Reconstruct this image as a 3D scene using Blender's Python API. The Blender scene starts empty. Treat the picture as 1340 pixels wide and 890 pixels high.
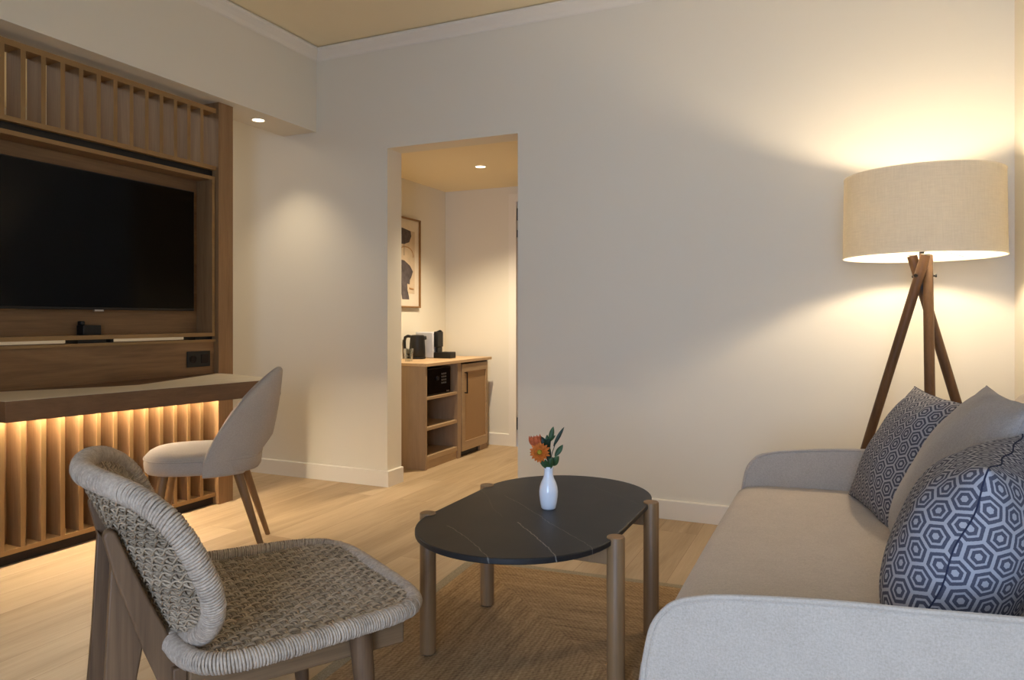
import bpy, math, random
from mathutils import Vector, Matrix
R = random.Random(7)
PI = math.pi
sc = bpy.context.scene
col = sc.collection

# ------------------------------------------------------------------ camera, exposure, light
CAM_H = 1.06
cam_d = bpy.data.cameras.new('camera'); cam = bpy.data.objects.new('camera', cam_d); col.objects.link(cam)
cam.location = (0, 0, CAM_H)
cam.rotation_euler = (PI/2, 0, math.atan(425/945))
cam_d.sensor_width = 36; cam_d.lens = 36*945/1340
cam_d.shift_y = -27.5/1340
cam_d.clip_start = .05
sc.camera = cam
sc.view_settings.view_transform = 'Standard'
sc.view_settings.look = 'None'
sc.view_settings.gamma = 1
sc.view_settings.use_curve_mapping = False
sc.view_settings.exposure = 0.78
sc.cycles.use_denoising = True
sc.cycles.max_bounces = 10
sc.cycles.diffuse_bounces = 6
sc.cycles.transparent_max_bounces = 12
sc.cycles.caustics_reflective = False
sc.cycles.caustics_refractive = False
sc.cycles.sample_clamp_indirect = 6

WX0, WX1, WZ0, WZ1 = -.7, .6, .1, 2.1   # window behind the camera
LAMP_BULB = 310.0        # emission of the floor lamp's bulb
WINDOW_W = 66.0         # daylight through the window behind the camera
SPOT_LINTEL = 14.0
SPOT_LOBBY = 85.0
BEDROOM_W = 16.0
LED = 105.0

def lin(c):
    return tuple((v/12.92 if v <= .04045 else ((v+.055)/1.055)**2.4) for v in c)
def rgb(r, g, b): return (*lin((r/255, g/255, b/255)), 1)
WARM = lin((1, .80, .52)); 
WARM2 = lin((1, .92, .79))
COOL = lin((.72, .83, 1.0))

w = bpy.data.worlds.new('daylight'); sc.world = w; w.use_nodes = True
w.node_tree.nodes['Background'].inputs[0].default_value = (*lin((.72, .84, 1)), 1)
w.node_tree.nodes['Background'].inputs[1].default_value = .6

def light(name, typ, loc, energy, color, rot=(0, 0, 0), **kw):
    d = bpy.data.lights.new(name, typ); d.energy = energy; d.color = color
    for k, v in kw.items(): setattr(d, k, v)
    o = bpy.data.objects.new(name, d); o.location = loc; o.rotation_euler = rot; col.objects.link(o); return o
light('window_daylight', 'AREA', ((WX0+WX1)/2, -1.72, 1.15), WINDOW_W, COOL, (PI/2, 0, 0), shape='RECTANGLE', size=1.25, size_y=1.9)
light('bedroom_fill_light', 'AREA', (-5.1, 2.2, 2.78), BEDROOM_W, lin((1, .95, .88)), (0, 0, 0), shape='RECTANGLE', size=1.6, size_y=1.6)  # unseen area light added to brighten the bedroom behind the partition

# ------------------------------------------------------------------ node helpers
class NT:
    def __init__(s, name):
        s.m = bpy.data.materials.new(name); s.m.use_nodes = True
        s.t = s.m.node_tree; s.n = s.t.nodes; s.l = s.t.links
        s.b = s.n['Principled BSDF']; s.out = s.n['Material Output']
    def new(s, typ, **kw):
        n = s.n.new(typ)
        for k, v in kw.items(): setattr(n, k, v)
        return n
    def put(s, sock, v):
        if isinstance(v, bpy.types.NodeSocket): s.l.new(v, sock)
        elif v is not None: sock.default_value = v
    def math(s, op, a, b=None, c=None, clamp=False):
        n = s.new('ShaderNodeMath', operation=op, use_clamp=clamp)
        for i, v in enumerate((a, b, c)):
            if v is not None: s.put(n.inputs[i], v)
        return n.outputs[0]
    def coord(s, kind='Object'): return s.new('ShaderNodeTexCoord').outputs[kind]
    def mapping(s, vec, scale=(1, 1, 1), loc=(0, 0, 0), rot=(0, 0, 0)):
        n = s.new('ShaderNodeMapping'); s.put(n.inputs['Vector'], vec)
        n.inputs['Scale'].default_value = scale; n.inputs['Location'].default_value = loc; n.inputs['Rotation'].default_value = rot
        return n.outputs[0]
    def noise(s, vec, scale, detail=4, rough=.55, dist=0):
        n = s.new('ShaderNodeTexNoise'); s.put(n.inputs['Vector'], vec)
        n.inputs['Scale'].default_value = scale; n.inputs['Detail'].default_value = detail
        n.inputs['Roughness'].default_value = rough; n.inputs['Distortion'].default_value = dist
        return n.outputs[0]
    def ramp(s, fac, stops):
        n = s.new('ShaderNodeValToRGB'); s.put(n.inputs[0], fac)
        e = n.color_ramp.elements
        while len(e) < len(stops): e.new(.5)
        for k, (p, c) in enumerate(stops): e[k].position = p; e[k].color = c
        return n.outputs[0]
    def mix(s, fac, a, b, blend='MIX'):
        n = s.new('ShaderNodeMix', data_type='RGBA', blend_type=blend)
        s.put(n.inputs[0], fac); s.put(n.inputs[6], a); s.put(n.inputs[7], b); return n.outputs[2]
    def bump(s, h, strength=.3, dist=.002):
        n = s.new('ShaderNodeBump'); s.put(n.inputs['Height'], h)
        n.inputs['Strength'].default_value = strength; n.inputs['Distance'].default_value = dist
        s.l.new(n.outputs[0], s.b.inputs['Normal'])
    def set(s, color=None, rough=None, spec=None, metal=None):
        s.put(s.b.inputs['Base Color'], color); s.put(s.b.inputs['Roughness'], rough)
        if spec is not None: s.b.inputs['Specular IOR Level'].default_value = spec
        if metal is not None: s.b.inputs['Metallic'].default_value = metal
        return s.m
    def sep(s, v):
        n = s.new('ShaderNodeSeparateXYZ'); s.put(n.inputs[0], v); return n.outputs
    def comb(s, x, y, z=0.0):
        n = s.new('ShaderNodeCombineXYZ'); s.put(n.inputs[0], x); s.put(n.inputs[1], y); s.put(n.inputs[2], z); return n.outputs[0]

def plain(name, c, rough=.5, spec=.5, metal=0, var=.06, scale=30, bump=0):
    t = NT(name); v = t.coord()
    n = t.noise(v, scale, 3)
    d = tuple(x*(1-var*2) for x in c[:3]) + (1,)
    cc = t.ramp(n, [(.3, d), (.7, c)])
    if bump: t.bump(n, bump, .001)
    return t.set(cc, rough, spec, metal)
def wood(name, light_c, dark_c, axis='Z', rough=.5, fine=1.0, contrast=1.0):
    t = NT(name); v = t.coord()
    def sc_(al, ac): return tuple(al if a == axis else ac for a in 'XYZ')
    n1 = t.noise(t.mapping(v, sc_(.9, 9*fine)), 1.0, 5, .6, .9)
    n2 = t.noise(t.mapping(v, sc_(5, 130*fine)), 1.0, 3, .6)
    f = t.math('ADD', t.math('MULTIPLY', n1, .72), t.math('MULTIPLY', n2, .28))
    lo, hi = .5-.2/contrast, .5+.2/contrast
    c = t.ramp(f, [(lo, dark_c), (hi, light_c)])
    t.bump(n2, .12, .0006)
    return t.set(c, rough, .35)
def fabric(name, c1, c2, scale=420, bump=.35, twill=True):
    t = NT(name); v = t.coord()
    h1 = t.noise(t.mapping(v, (scale*1.6, scale*1.6, scale*.25)), 1, 2, .6)
    h2 = t.noise(t.mapping(v, (scale*.25, scale*.25, scale*1.6)), 1, 2, .6)
    wv = t.math('ADD', t.math('MULTIPLY', h1, .5), t.math('MULTIPLY', h2, .5))
    n = t.noise(v, 260, 3, .7)
    n2 = t.noise(v, 14, 3, .6)
    f = t.math('ADD', t.math('ADD', t.math('MULTIPLY', wv, .35), t.math('MULTIPLY', n, .5)), t.math('MULTIPLY', n2, .15))
    c = t.ramp(f, [(.3, c2), (.7, c1)])
    t.bump(t.math('ADD', wv, n), bump, .0012)
    t.b.inputs['Sheen Weight'].default_value = .15
    return t.set(c, .95, .15)

# ------------------------------------------------------------------ materials
M = {}
def paint(name, c, sc_=55):
    t = NT(name); v = t.coord(); n = t.noise(v, sc_, 4, .6); n2 = t.noise(v, 1.3, 2)
    cc = t.mix(t.math('MULTIPLY', n2, .25), c, tuple(x*.95 for x in c[:3])+(1,))
    t.bump(n, .05, .001); return t.set(cc, .75, .25)
M['wall'] = paint('wall_paint', rgb(227, 221, 206))
M['ceiling'] = paint('ceiling_paint', rgb(240, 226, 192))
M['trim'] = paint('trim_paint', rgb(232, 226, 214))
M['oak'] = wood('partition_oak', rgb(162, 128, 90), rgb(122, 91, 60), 'Z', .5)
M['oak_y'] = wood('partition_oak_long', rgb(154, 118, 80), rgb(106, 77, 50), 'Y', .5)
M['oak_edge'] = wood('oak_edge_band_lamplit', rgb(160, 126, 82), rgb(138, 106, 66), 'Z', .5)  # edge bands tinted yellower than the faces: warm lamp light put into the colour
M['oak_edge_y'] = wood('oak_edge_band_lamplit_long', rgb(160, 126, 82), rgb(138, 106, 66), 'Y', .5)
M['desk_front'] = wood('desk_walnut_oak', rgb(128, 96, 68), rgb(94, 69, 48), 'Y', .5)
M['desk_top'] = wood('desk_pale_top', rgb(232, 220, 198), rgb(222, 206, 178), 'Y', .5)
M['cab'] = wood('cabinet_oak', rgb(174, 147, 118), rgb(144, 119, 92), 'Z', .5)
M['cab_y'] = wood('cabinet_oak_long', rgb(184, 156, 120), rgb(158, 130, 98), 'Y', .5)
M['cab_pale'] = wood('cabinet_top_oak', rgb(206, 176, 138), rgb(184, 152, 114), 'Y', .45)
M['cab_panel'] = plain('cabinet_woven_panel', rgb(168, 134, 94), .6, .3, 0, .05, 200)
M['black'] = plain('matt_black', rgb(22, 21, 21), .45, .4, 0, .1)
M['dark'] = plain('dark_recess', rgb(40, 30, 24), .7, .3, 0, .1)
M['screen'] = plain('tv_glass', rgb(5, 5, 6), .12, .12, 0, .02)
M['silver'] = plain('silver_metal', rgb(190, 190, 190), .3, .5, 1, .04)
M['white_plastic'] = plain('pale_grey_plastic', rgb(196, 197, 202), .35, .5, 0, .03)
M['key'] = plain('keypad_grey', rgb(110, 112, 112), .5)
M['leg_wood'] = wood('chair_leg_wood', rgb(148, 114, 76), rgb(112, 84, 52), 'Z', .45)
M['table_wood'] = wood('table_leg_wood', rgb(158, 124, 86), rgb(116, 87, 57), 'Z', .45, 1.4)
M['rope_wood'] = wood('rope_chair_teak', rgb(132, 102, 74), rgb(84, 62, 44), 'Z', .5, 1.6)
M['rope_wood_y'] = wood('rope_chair_teak_long', rgb(148, 118, 86), rgb(104, 80, 56), 'Y', .5, 1.6)
M['lamp_wood'] = wood('lamp_walnut', rgb(112, 80, 50), rgb(78, 54, 34), 'Z', .45, 1.6)
M['sofa'] = fabric('sofa_linen', rgb(206, 193, 178), rgb(168, 155, 140))
M['desk_chair'] = fabric('chair_linen', rgb(192, 180, 166), rgb(164, 152, 140), 500, .25)
M['cushion_plain'] = fabric('cushion_grey_linen', rgb(176, 168, 160), rgb(138, 130, 124), 380, .5)
M['vase'] = plain('white_porcelain', rgb(238, 240, 244), .12, .6, 0, .01)
M['petal'] = plain('orange_petal', rgb(226, 124, 48), .6, .3, 0, .2, 90)
M['petal_tip'] = plain('coral_bud', rgb(220, 112, 66), .6, .3, 0, .2, 90)
M['pollen'] = plain('flower_eye', rgb(170, 150, 40), .7, .2, 0, .2, 300)
M['leaf'] = plain('green_leaf', rgb(62, 92, 48), .5, .4, 0, .25, 60)
M['leaf_dark'] = plain('dark_green_leaf', rgb(38, 58, 36), .5, .4, 0, .25, 60)
M['gold'] = plain('picture_gold_frame', rgb(150, 112, 66), .4, .5, .3, .06)
M['mat_board'] = plain('picture_paper', rgb(226, 214, 196), .8, .2, 0, .03)
M['ink'] = plain('charcoal_ink', rgb(104, 96, 98), .9, .1, 0, .2, 25)
M['ochre'] = plain('ochre_ink', rgb(186, 146, 104), .9, .1, 0, .1, 25)
M['blush'] = plain('blush_ink', rgb(214, 194, 168), .9, .1, 0, .08, 12)
M['door_brown'] = wood('door_walnut', rgb(110, 80, 58), rgb(82, 58, 42), 'Z', .5)

def emis(name, c, s):
    t = NT(name); e = t.new('ShaderNodeEmission'); e.inputs[0].default_value = (*c, 1); e.inputs[1].default_value = s
    t.l.new(e.outputs[0], t.out.inputs[0]); return t.m
M['led'] = emis('led_glow', lin((1, .92, .79)), LED)
M['bulb'] = emis('bulb_glow', lin((1, .91, .78)), LAMP_BULB)
M['spot_lens'] = emis('downlight_lens', lin((1, .88, .68)), 6)

t = NT('window_glass'); tr = t.new('ShaderNodeBsdfTransparent'); gl = t.new('ShaderNodeBsdfGlossy'); gl.inputs['Roughness'].default_value = .02
mx = t.new('ShaderNodeMixShader'); mx.inputs[0].default_value = .06
t.l.new(tr.outputs[0], mx.inputs[1]); t.l.new(gl.outputs[0], mx.inputs[2]); t.l.new(mx.outputs[0], t.out.inputs[0]); M['pane'] = t.m
t = NT('clear_glass'); tr = t.new('ShaderNodeBsdfTransparent'); tr.inputs[0].default_value = (.9, .92, .92, 1); gl = t.new('ShaderNodeBsdfGlossy'); gl.inputs['Roughness'].default_value = .03
mx = t.new('ShaderNodeMixShader'); lw = t.new('ShaderNodeLayerWeight'); lw.inputs[0].default_value = .35
t.l.new(lw.outputs['Facing'], mx.inputs[0]); t.l.new(tr.outputs[0], mx.inputs[1]); t.l.new(gl.outputs[0], mx.inputs[2]); t.l.new(mx.outputs[0], t.out.inputs[0]); M['glass'] = t.m

# oak plank floor, boards run along Y
t = NT('oak_plank_floor'); v = t.coord(); x, y, z = t.sep(v)
br = t.new('ShaderNodeTexBrick'); t.l.new(t.comb(t.math('ADD', y, .02), t.math('ADD', x, .05)), br.inputs['Vector'])
br.offset = .37; br.offset_frequency = 2
br.inputs['Scale'].default_value = 1; br.inputs['Brick Width'].default_value = 1.38; br.inputs['Row Height'].default_value = .192
br.inputs['Mortar Size'].default_value = .0011; br.inputs['Mortar Smooth'].default_value = .3; br.inputs['Bias'].default_value = 0
br.inputs['Color1'].default_value = (0, 0, 0, 1); br.inputs['Color2'].default_value = (1, 1, 1, 1); br.inputs['Mortar'].default_value = (.5, .5, .5, 1)
rnd = br.outputs['Color']
off = t.math('MULTIPLY', rnd, 7.3)
vv = t.comb(t.math('ADD', x, off), t.math('ADD', y, off), 0.0)
n1 = t.noise(t.mapping(vv, (7, .75, 1)), 1, 5, .6, 1.0)
n2 = t.noise(t.mapping(vv, (110, 4, 1)), 1, 3, .6)
f = t.math('ADD', t.math('ADD', t.math('MULTIPLY', n1, .6), t.math('MULTIPLY', n2, .22)), t.math('MULTIPLY', rnd, .16))
c = t.ramp(f, [(.3, rgb(156, 132, 100)), (.52, rgb(184, 160, 127)), (.75, rgb(200, 177, 146))])
c = t.mix(t.math('MULTIPLY', br.outputs['Fac'], .65), c, rgb(120, 92, 66))
t.bump(t.math('SUBTRACT', t.math('MULTIPLY', n2, .3), br.outputs['Fac']), .15, .001)
M['floor'] = t.set(c, .5, .35)

# black stone with a few pale veins (table coordinates, metres)
t = NT('black_veined_stone'); v = t.coord(); x, y, z = t.sep(v)
n = t.noise(v, 9, 5, .6); nb = t.noise(v, 60, 4, .6)
wob = t.math('MULTIPLY', t.math('SUBTRACT', t.noise(v, 7, 4, .6), .5), .05)
veins = None
for (x0, y0, x1, y1, wd, a) in [(-.164, .091, .282, -.331, .0011, .5), (.005, -.194, .20, -.42, .0014, 1.0), (-.17, -.31, .074, -.515, .0012, .55), (.05, .36, .24, .2, .001, .2), (-.28, .12, -.10, -.12, .0008, .2)]:
    dx, dy = x1-x0, y1-y0; L = math.hypot(dx, dy); dx /= L; dy /= L
    u = t.math('ADD', t.math('MULTIPLY', t.math('SUBTRACT', x, x0), dx), t.math('MULTIPLY', t.math('SUBTRACT', y, y0), dy))
    p = t.math('ADD', t.math('ADD', t.math('MULTIPLY', t.math('SUBTRACT', x, x0), -dy), t.math('MULTIPLY', t.math('SUBTRACT', y, y0), dx)), wob)
    line = t.math('SUBTRACT', 1.0, t.math('DIVIDE', t.math('ABSOLUTE', p), wd*1.6), clamp=True)
    um = t.math('MULTIPLY', t.math('GREATER_THAN', u, -.02), t.math('LESS_THAN', u, L+.04))
    m_ = t.math('MULTIPLY', t.math('MULTIPLY', line, um), t.math('MULTIPLY', t.math('ADD', nb, .05), a))
    veins = m_ if veins is None else t.math('MAXIMUM', veins, m_)
c = t.ramp(n, [(.3, rgb(36, 34, 33)), (.7, rgb(46, 43, 41))])
c = t.mix(veins, c, rgb(190, 180, 168))
t.bump(nb, .05, .0006)
M['stone'] = t.set(c, .45, .28)

# jute rug: concentric braided rows
RHX, RHY = .82, .88
t = NT('jute_rows'); v = t.coord(); x, y, z = t.sep(v)
wn = t.noise(v, 16, 3, .6)
ax = t.math('SUBTRACT', t.math('ABSOLUTE', x), RHX); ay = t.math('SUBTRACT', t.math('ABSOLUTE', y), RHY)
d = t.math('MAXIMUM', ax, ay)
along = t.math('ADD', t.math('MULTIPLY', t.math('GREATER_THAN', ax, ay), y), t.math('MULTIPLY', t.math('LESS_THAN', ax, ay), x))
dd = t.math('ADD', d, t.math('MULTIPLY', wn, .03))
row = t.math('MULTIPLY_ADD', t.math('SINE', t.math('MULTIPLY', dd, 2*PI/.0145)), .5, .5)
pl = t.math('MULTIPLY_ADD', t.math('SINE', t.math('ADD', t.math('MULTIPLY', along, 2*PI/.017), t.math('MULTIPLY', dd, 300))), .5, .5)
nf = t.math('ADD', t.math('MULTIPLY', t.noise(v, 190, 4, .75), .55), t.math('MULTIPLY', t.noise(v, 62, 3, .7), .45)); nl = t.noise(t.comb(t.math('MULTIPLY', d, 40), t.math('MULTIPLY', along, 3), 0.0), 1, 3, .6)
h = t.math('ADD', t.math('ADD', t.math('MULTIPLY', row, .14), t.math('MULTIPLY', pl, .12)), t.math('MULTIPLY', nf, 1.05))
f = t.math('ADD', t.math('MULTIPLY', h, .55), t.math('MULTIPLY', nl, .4))
c = t.ramp(f, [(.33, rgb(104, 80, 56)), (.60, rgb(178, 147, 108)), (.82, rgb(216, 188, 148))])
t.bump(h, 1.0, .007)
M['jute'] = t.set(c, .95, .1)
t = NT('rug_border_weave'); v = t.coord(); n = t.noise(v, 200, 4, .7)
c = t.ramp(n, [(.35, rgb(142, 130, 108)), (.65, rgb(178, 166, 142))]); t.bump(n, .8, .004); M['rug_border'] = t.set(c, .95, .1)

# cord
t = NT('paper_cord'); v = t.coord(); g = t.new('ShaderNodeNewGeometry')
n = t.noise(v, 160, 3, .7); n2 = t.noise(v, 9, 3)
f = t.math('ADD', t.math('ADD', t.math('MULTIPLY', n, .4), t.math('MULTIPLY', n2, .2)), t.math('MULTIPLY', g.outputs['Random Per Island'], .4))
c = t.ramp(f, [(.25, rgb(126, 109, 88)), (.75, rgb(200, 178, 150))])
t.bump(n, .4, .001); M['cord'] = t.set(c, .8, .25)
t = NT('paper_cord_wrap'); v = t.coord()
n = t.noise(v, 120, 4, .75); n2 = t.noise(v, 18, 3)
f = t.math('ADD', t.math('MULTIPLY', n, .6), t.math('MULTIPLY', n2, .4))
c = t.ramp(f, [(.3, rgb(142, 126, 110)), (.7, rgb(210, 190, 168))])
t.bump(n, .5, .0015); M['cord_wrap'] = t.set(c, .75, .3)

# lamp shade linen: lets light through
def shade_mat(name, c, trans):
    t = NT(name); v = t.coord(); x, y, z = t.sep(v)
    ang = t.math('ARCTAN2', y, x)
    n1 = t.noise(t.comb(t.math('MULTIPLY', ang, 6), t.math('MULTIPLY', z, 160), 0.0), 1, 4, .7)
    n2 = t.noise(t.comb(t.math('MULTIPLY', ang, 70), t.math('MULTIPLY', z, 12), 0.0), 1, 4, .7)
    f = t.math('ADD', t.math('MULTIPLY', n1, .5), t.math('MULTIPLY', n2, .5))
    cc = t.ramp(f, [(.35, tuple(k*.86 for k in c[:3])+(1,)), (.65, c)])
    df = t.new('ShaderNodeBsdfDiffuse'); tl = t.new('ShaderNodeBsdfTranslucent'); mx = t.new('ShaderNodeMixShader')
    t.l.new(cc, df.inputs[0]); t.l.new(cc, tl.inputs[0]); mx.inputs[0].default_value = trans
    t.l.new(df.outputs[0], mx.inputs[1]); t.l.new(tl.outputs[0], mx.inputs[2]); t.l.new(mx.outputs[0], t.out.inputs[0]); return t.m
M['shade'] = shade_mat('linen_shade', rgb(240, 235, 224), .55)
M['shade_in'] = shade_mat('white_shade_lining', rgb(240, 236, 226), .5)

# nested hexagon print
def hexmat(name, lc, dc):
    t = NT(name); uv = t.coord('UV'); x, y, z = t.sep(uv)
    S = 9.6
    px = t.math('MULTIPLY', x, S*1.0); py = t.math('MULTIPLY', y, S*.98)
    s3 = math.sqrt(3)
    def cell(ox, oy):
        a = t.math('SUBTRACT', t.math('WRAP', t.math('ADD', px, ox), 1.0, 0.0), .5)
        b = t.math('SUBTRACT', t.math('WRAP', t.math('ADD', py, oy), s3, 0.0), s3/2)
        return a, b
    def hd(a, b):
        a = t.math('ABSOLUTE', a); b = t.math('ABSOLUTE', b)
        return t.math('MAXIMUM', a, t.math('ADD', t.math('MULTIPLY', a, .5), t.math('MULTIPLY', b, s3/2)))
    d = t.math('MINIMUM', hd(*cell(0.0, 0.0)), hd(*cell(.5, s3/2)))
    n = t.noise(uv, 300, 2, .6); n2 = t.noise(uv, 120, 2, .6)
    d = t.math('ADD', d, t.math('MULTIPLY', t.math('SUBTRACT', n2, .5), .03))
    r = t.new('ShaderNodeValToRGB'); t.l.new(d, r.inputs[0]); r.color_ramp.interpolation = 'CONSTANT'
    st = [(0, lc), (.115, dc), (.235, lc), (.315, dc), (.435, lc)]
    e = r.color_ramp.elements
    while len(e) < len(st): e.new(.5)
    for k, (p, cc) in enumerate(st): e[k].position = p; e[k].color = cc
    c = t.mix(t.math('MULTIPLY', n, .5), r.outputs[0], tuple(k*.6 for k in lc[:3])+(1,))
    t.bump(n, .5, .001); return t.set(c, .9, .15)
M['seam'] = plain('navy_thread', rgb(50, 54, 74), .9, .1)
M['hex'] = hexmat('nested_hexagon_print', rgb(172, 170, 174), rgb(44, 47, 68))

# ------------------------------------------------------------------ mesh helpers
class MB:
    def __init__(s): s.v = []; s.f = []; s.uv = None
    def add(s, vs, fs):
        o = len(s.v); s.v += [tuple(v) for v in vs]; s.f += [tuple(i+o for i in f) for f in fs]; return s
    def box(s, x0, x1, y0, y1, z0, z1):
        return s.add([(x, y, z) for z in (z0, z1) for y in (y0, y1) for x in (x0, x1)],
                     [(0, 2, 3, 1), (4, 5, 7, 6), (0, 1, 5, 4), (2, 6, 7, 3), (0, 4, 6, 2), (1, 3, 7, 5)])
    def prism(s, poly, axis, a0, a1):
        """poly in the two other axes (order X,Y / X,Z / Y,Z), extruded along axis"""
        n = len(poly)
        def P(p, a): return {'Z': (p[0], p[1], a), 'Y': (p[0], a, p[1]), 'X': (a, p[0], p[1])}[axis]
        vs = [P(p, a0) for p in poly] + [P(p, a1) for p in poly]
        fs = [tuple(range(n))[::-1], tuple(range(n, 2*n))] + [(i, (i+1) % n, n+(i+1) % n, n+i) for i in range(n)]
        return s.add(vs, fs)
    def tube(s, pts, rad, n=10, closed=False, flat=1.0, cap=True):
        pts = [Vector(p) for p in pts]; m = len(pts)
        rads = rad if isinstance(rad, (list, tuple)) else [rad]*m
        tan = []
        for i in range(m):
            a = pts[(i-1) % m] if (closed or i > 0) else pts[i]; b = pts[(i+1) % m] if (closed or i < m-1) else pts[i]
            tan.append((b-a).normalized())
        up = Vector((0, 0, 1)) if abs(tan[0].z) < .9 else Vector((1, 0, 0))
        nrm = (up - tan[0]*up.dot(tan[0])).normalized()
        vs = []
        for i in range(m):
            nrm = (nrm - tan[i]*nrm.dot(tan[i]))
            if nrm.length < 1e-6: nrm = tan[i].orthogonal()
            nrm.normalize(); b = tan[i].cross(nrm)
            for k in range(n):
                a = 2*PI*k/n; vs.append(pts[i] + nrm*math.cos(a)*rads[i]*flat + b*math.sin(a)*rads[i])
        fs = []
        for i in range(m if closed else m-1):
            j = (i+1) % m
            for k in range(n): fs.append((i*n+k, i*n+(k+1) % n, j*n+(k+1) % n, j*n+k))
        if not closed and cap: fs += [tuple(range(n))[::-1], tuple((m-1)*n+k for k in range(n))]
        return s.add(vs, fs)
    def lathe(s, prof, c=(0, 0, 0), n=32, sx=1, sy=1, closed=False):
        vs = []; fs = []; m = len(prof)
        for (r, z) in prof:
            for k in range(n):
                a = 2*PI*k/n; vs.append((c[0]+r*sx*math.cos(a), c[1]+r*sy*math.sin(a), c[2]+z))
        for i in range(m if closed else m-1):
            j = (i+1) % m
            for k in range(n): fs.append((i*n+k, i*n+(k+1) % n, j*n+(k+1) % n, j*n+k))
        if not closed:
            if prof[0][0] > 1e-5: fs.append(tuple(range(n))[::-1])
            if prof[-1][0] > 1e-5: fs.append(tuple((m-1)*n+k for k in range(n)))
        return s.add(vs, fs)
    def loft(s, rings, cap=True):
        n = len(rings[0]); vs = [p for r in rings for p in r]; fs = []
        for i in range(len(rings)-1):
            for k in range(n): fs.append((i*n+k, i*n+(k+1) % n, (i+1)*n+(k+1) % n, (i+1)*n+k))
        if cap: fs += [tuple(range(n))[::-1], tuple((len(rings)-1)*n+k for k in range(n))]
        return s.add(vs, fs)
    def shift(s, d):
        s.v = [(a[0]+d[0], a[1]+d[1], a[2]+d[2]) for a in s.v]; return s
    def build(s, name, mat, parent=None, smooth=False, bevel=0, seg=2, angle=40, subsurf=0):
        me = bpy.data.meshes.new(name); me.from_pydata(s.v, [], s.f); me.update()
        import bmesh
        bm = bmesh.new(); bm.from_mesh(me); bmesh.ops.remove_doubles(bm, verts=bm.verts, dist=1e-6) if not s.uv else None
        bmesh.ops.recalc_face_normals(bm, faces=bm.faces); bm.to_mesh(me); bm.free()
        if s.uv:
            l = me.uv_layers.new(name='UVMap')
            for lp in me.loops: l.data[lp.index].uv = s.uv[lp.vertex_index]
        if not isinstance(mat, (list, tuple)): mat = [mat]
        for m in mat: me.materials.append(m)
        o = bpy.data.objects.new(name, me); col.objects.link(o)
        if parent is not None: o.parent = parent
        if bevel:
            b = o.modifiers.new('bevel', 'BEVEL'); b.width = bevel; b.segments = seg; b.limit_method = 'ANGLE'; b.angle_limit = math.radians(35)
        if subsurf:
            b = o.modifiers.new('subdivision', 'SUBSURF'); b.levels = subsurf; b.render_levels = subsurf
        if smooth or bevel:
            for p in me.polygons: p.use_smooth = True
            if not subsurf: me.set_sharp_from_angle(angle=math.radians(angle))
        return o

def tag(o, label=None, cat=None, group=None, kind=None):
    for k, v in (('label', label), ('category', cat), ('group', group), ('kind', kind)):
        if v: o[k] = v
    return o
def thing(name, label, cat, loc=(0, 0, 0), rz=0, group=None):
    o = bpy.data.objects.new(name, None); o.location = loc; o.rotation_euler = (0, 0, rz); o.empty_display_size = .1
    col.objects.link(o); return tag(o, label, cat, group)
def struct(name, mb, mat, parent=None, **kw):
    o = mb.build(name, mat, parent, **kw)
    if parent is None: o['kind'] = 'structure'
    return o
def part(name, mb, mat, root, world=False, **kw):
    if world: mb.shift((-root.location.x, -root.location.y, -root.location.z))
    return mb.build(name, mat, root, **kw)
def copy_tree(o, parent=None):
    c = o.copy(); col.objects.link(c)
    if parent is not None: c.parent = parent
    for ch in list(o.children): copy_tree(ch, c)
    return c
def superell(hw, hh, n, k=64):
    out = []
    for i in range(k):
        a = 2*PI*i/k; ca, sa = math.cos(a), math.sin(a)
        out.append((hw*math.copysign(abs(ca)**(2/n), ca), hh*math.copysign(abs(sa)**(2/n), sa)))
    return out

# ------------------------------------------------------------------ room shell
WY = 3.84; WT = .16; CEIL = 2.84; XR = .72; YB = -.95; NY = 5.5; NX = -3.11; NC = 2.165
LX = -3.15; LZ = 2.30; LB = -3.43; BX = -6.4
DX0, DX1, DZ = -2.59, -1.69, 2.14
struct('floor', MB().box(BX, XR, YB, NY, -.08, 0), M['floor'])
struct('ceiling', MB().box(BX-.1, XR+.1, YB-.1, WY+WT, CEIL, CEIL+.1), M['ceiling'])
struct('wall_back', MB().box(BX, DX0, WY, WY+WT, 0, CEIL).box(DX0, DX1, WY, WY+WT, DZ, CEIL).box(DX1, XR, WY, WY+WT, 0, CEIL), M['wall'])
struct('wall_right', MB().box(XR, XR+.12, YB, WY+WT, 0, CEIL), M['wall'])
struct('wall_rear', MB().box(BX, WX0, YB-.7, YB, 0, CEIL).box(WX1, XR+.12, YB-.7, YB, 0, CEIL)
       .box(WX0, WX1, YB-.7, YB, 0, WZ0).box(WX0, WX1, YB-.7, YB, WZ1, CEIL), M['wall'])  # unseen wall made extra deep so its reveal cuts slanting daylight towards the slats
struct('wall_left', MB().box(LB, LX, YB, .55, 0, LZ).box(LB, LX, YB, WY, LZ, CEIL), M['wall'])
struct('wall_bedroom', MB().box(BX-.12, BX, YB, WY+WT, 0, CEIL), M['wall'])
struct('wall_lobby_left', MB().box(NX-.1, NX, WY+WT, NY+.1, 0, 2.4), M['wall'])
DFX0, DFX1, DFZ = -2.44, -1.5, 2.045
struct('wall_lobby_back', MB().box(NX, DFX0, NY, NY+.1, 0, 2.4).box(DFX0, DFX1, NY, NY+.1, DFZ, 2.4).box(DFX1, -1.1, NY, NY+.1, 0, 2.4), M['wall'])
struct('wall_lobby_right', MB().box(-1.2, -1.1, WY+WT, NY, 0, 2.4), M['wall'])
struct('ceiling_lobby', MB().box(NX-.1, -1.1, WY+WT, NY+.1, NC, NC+.1), M['ceiling'])
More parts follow.
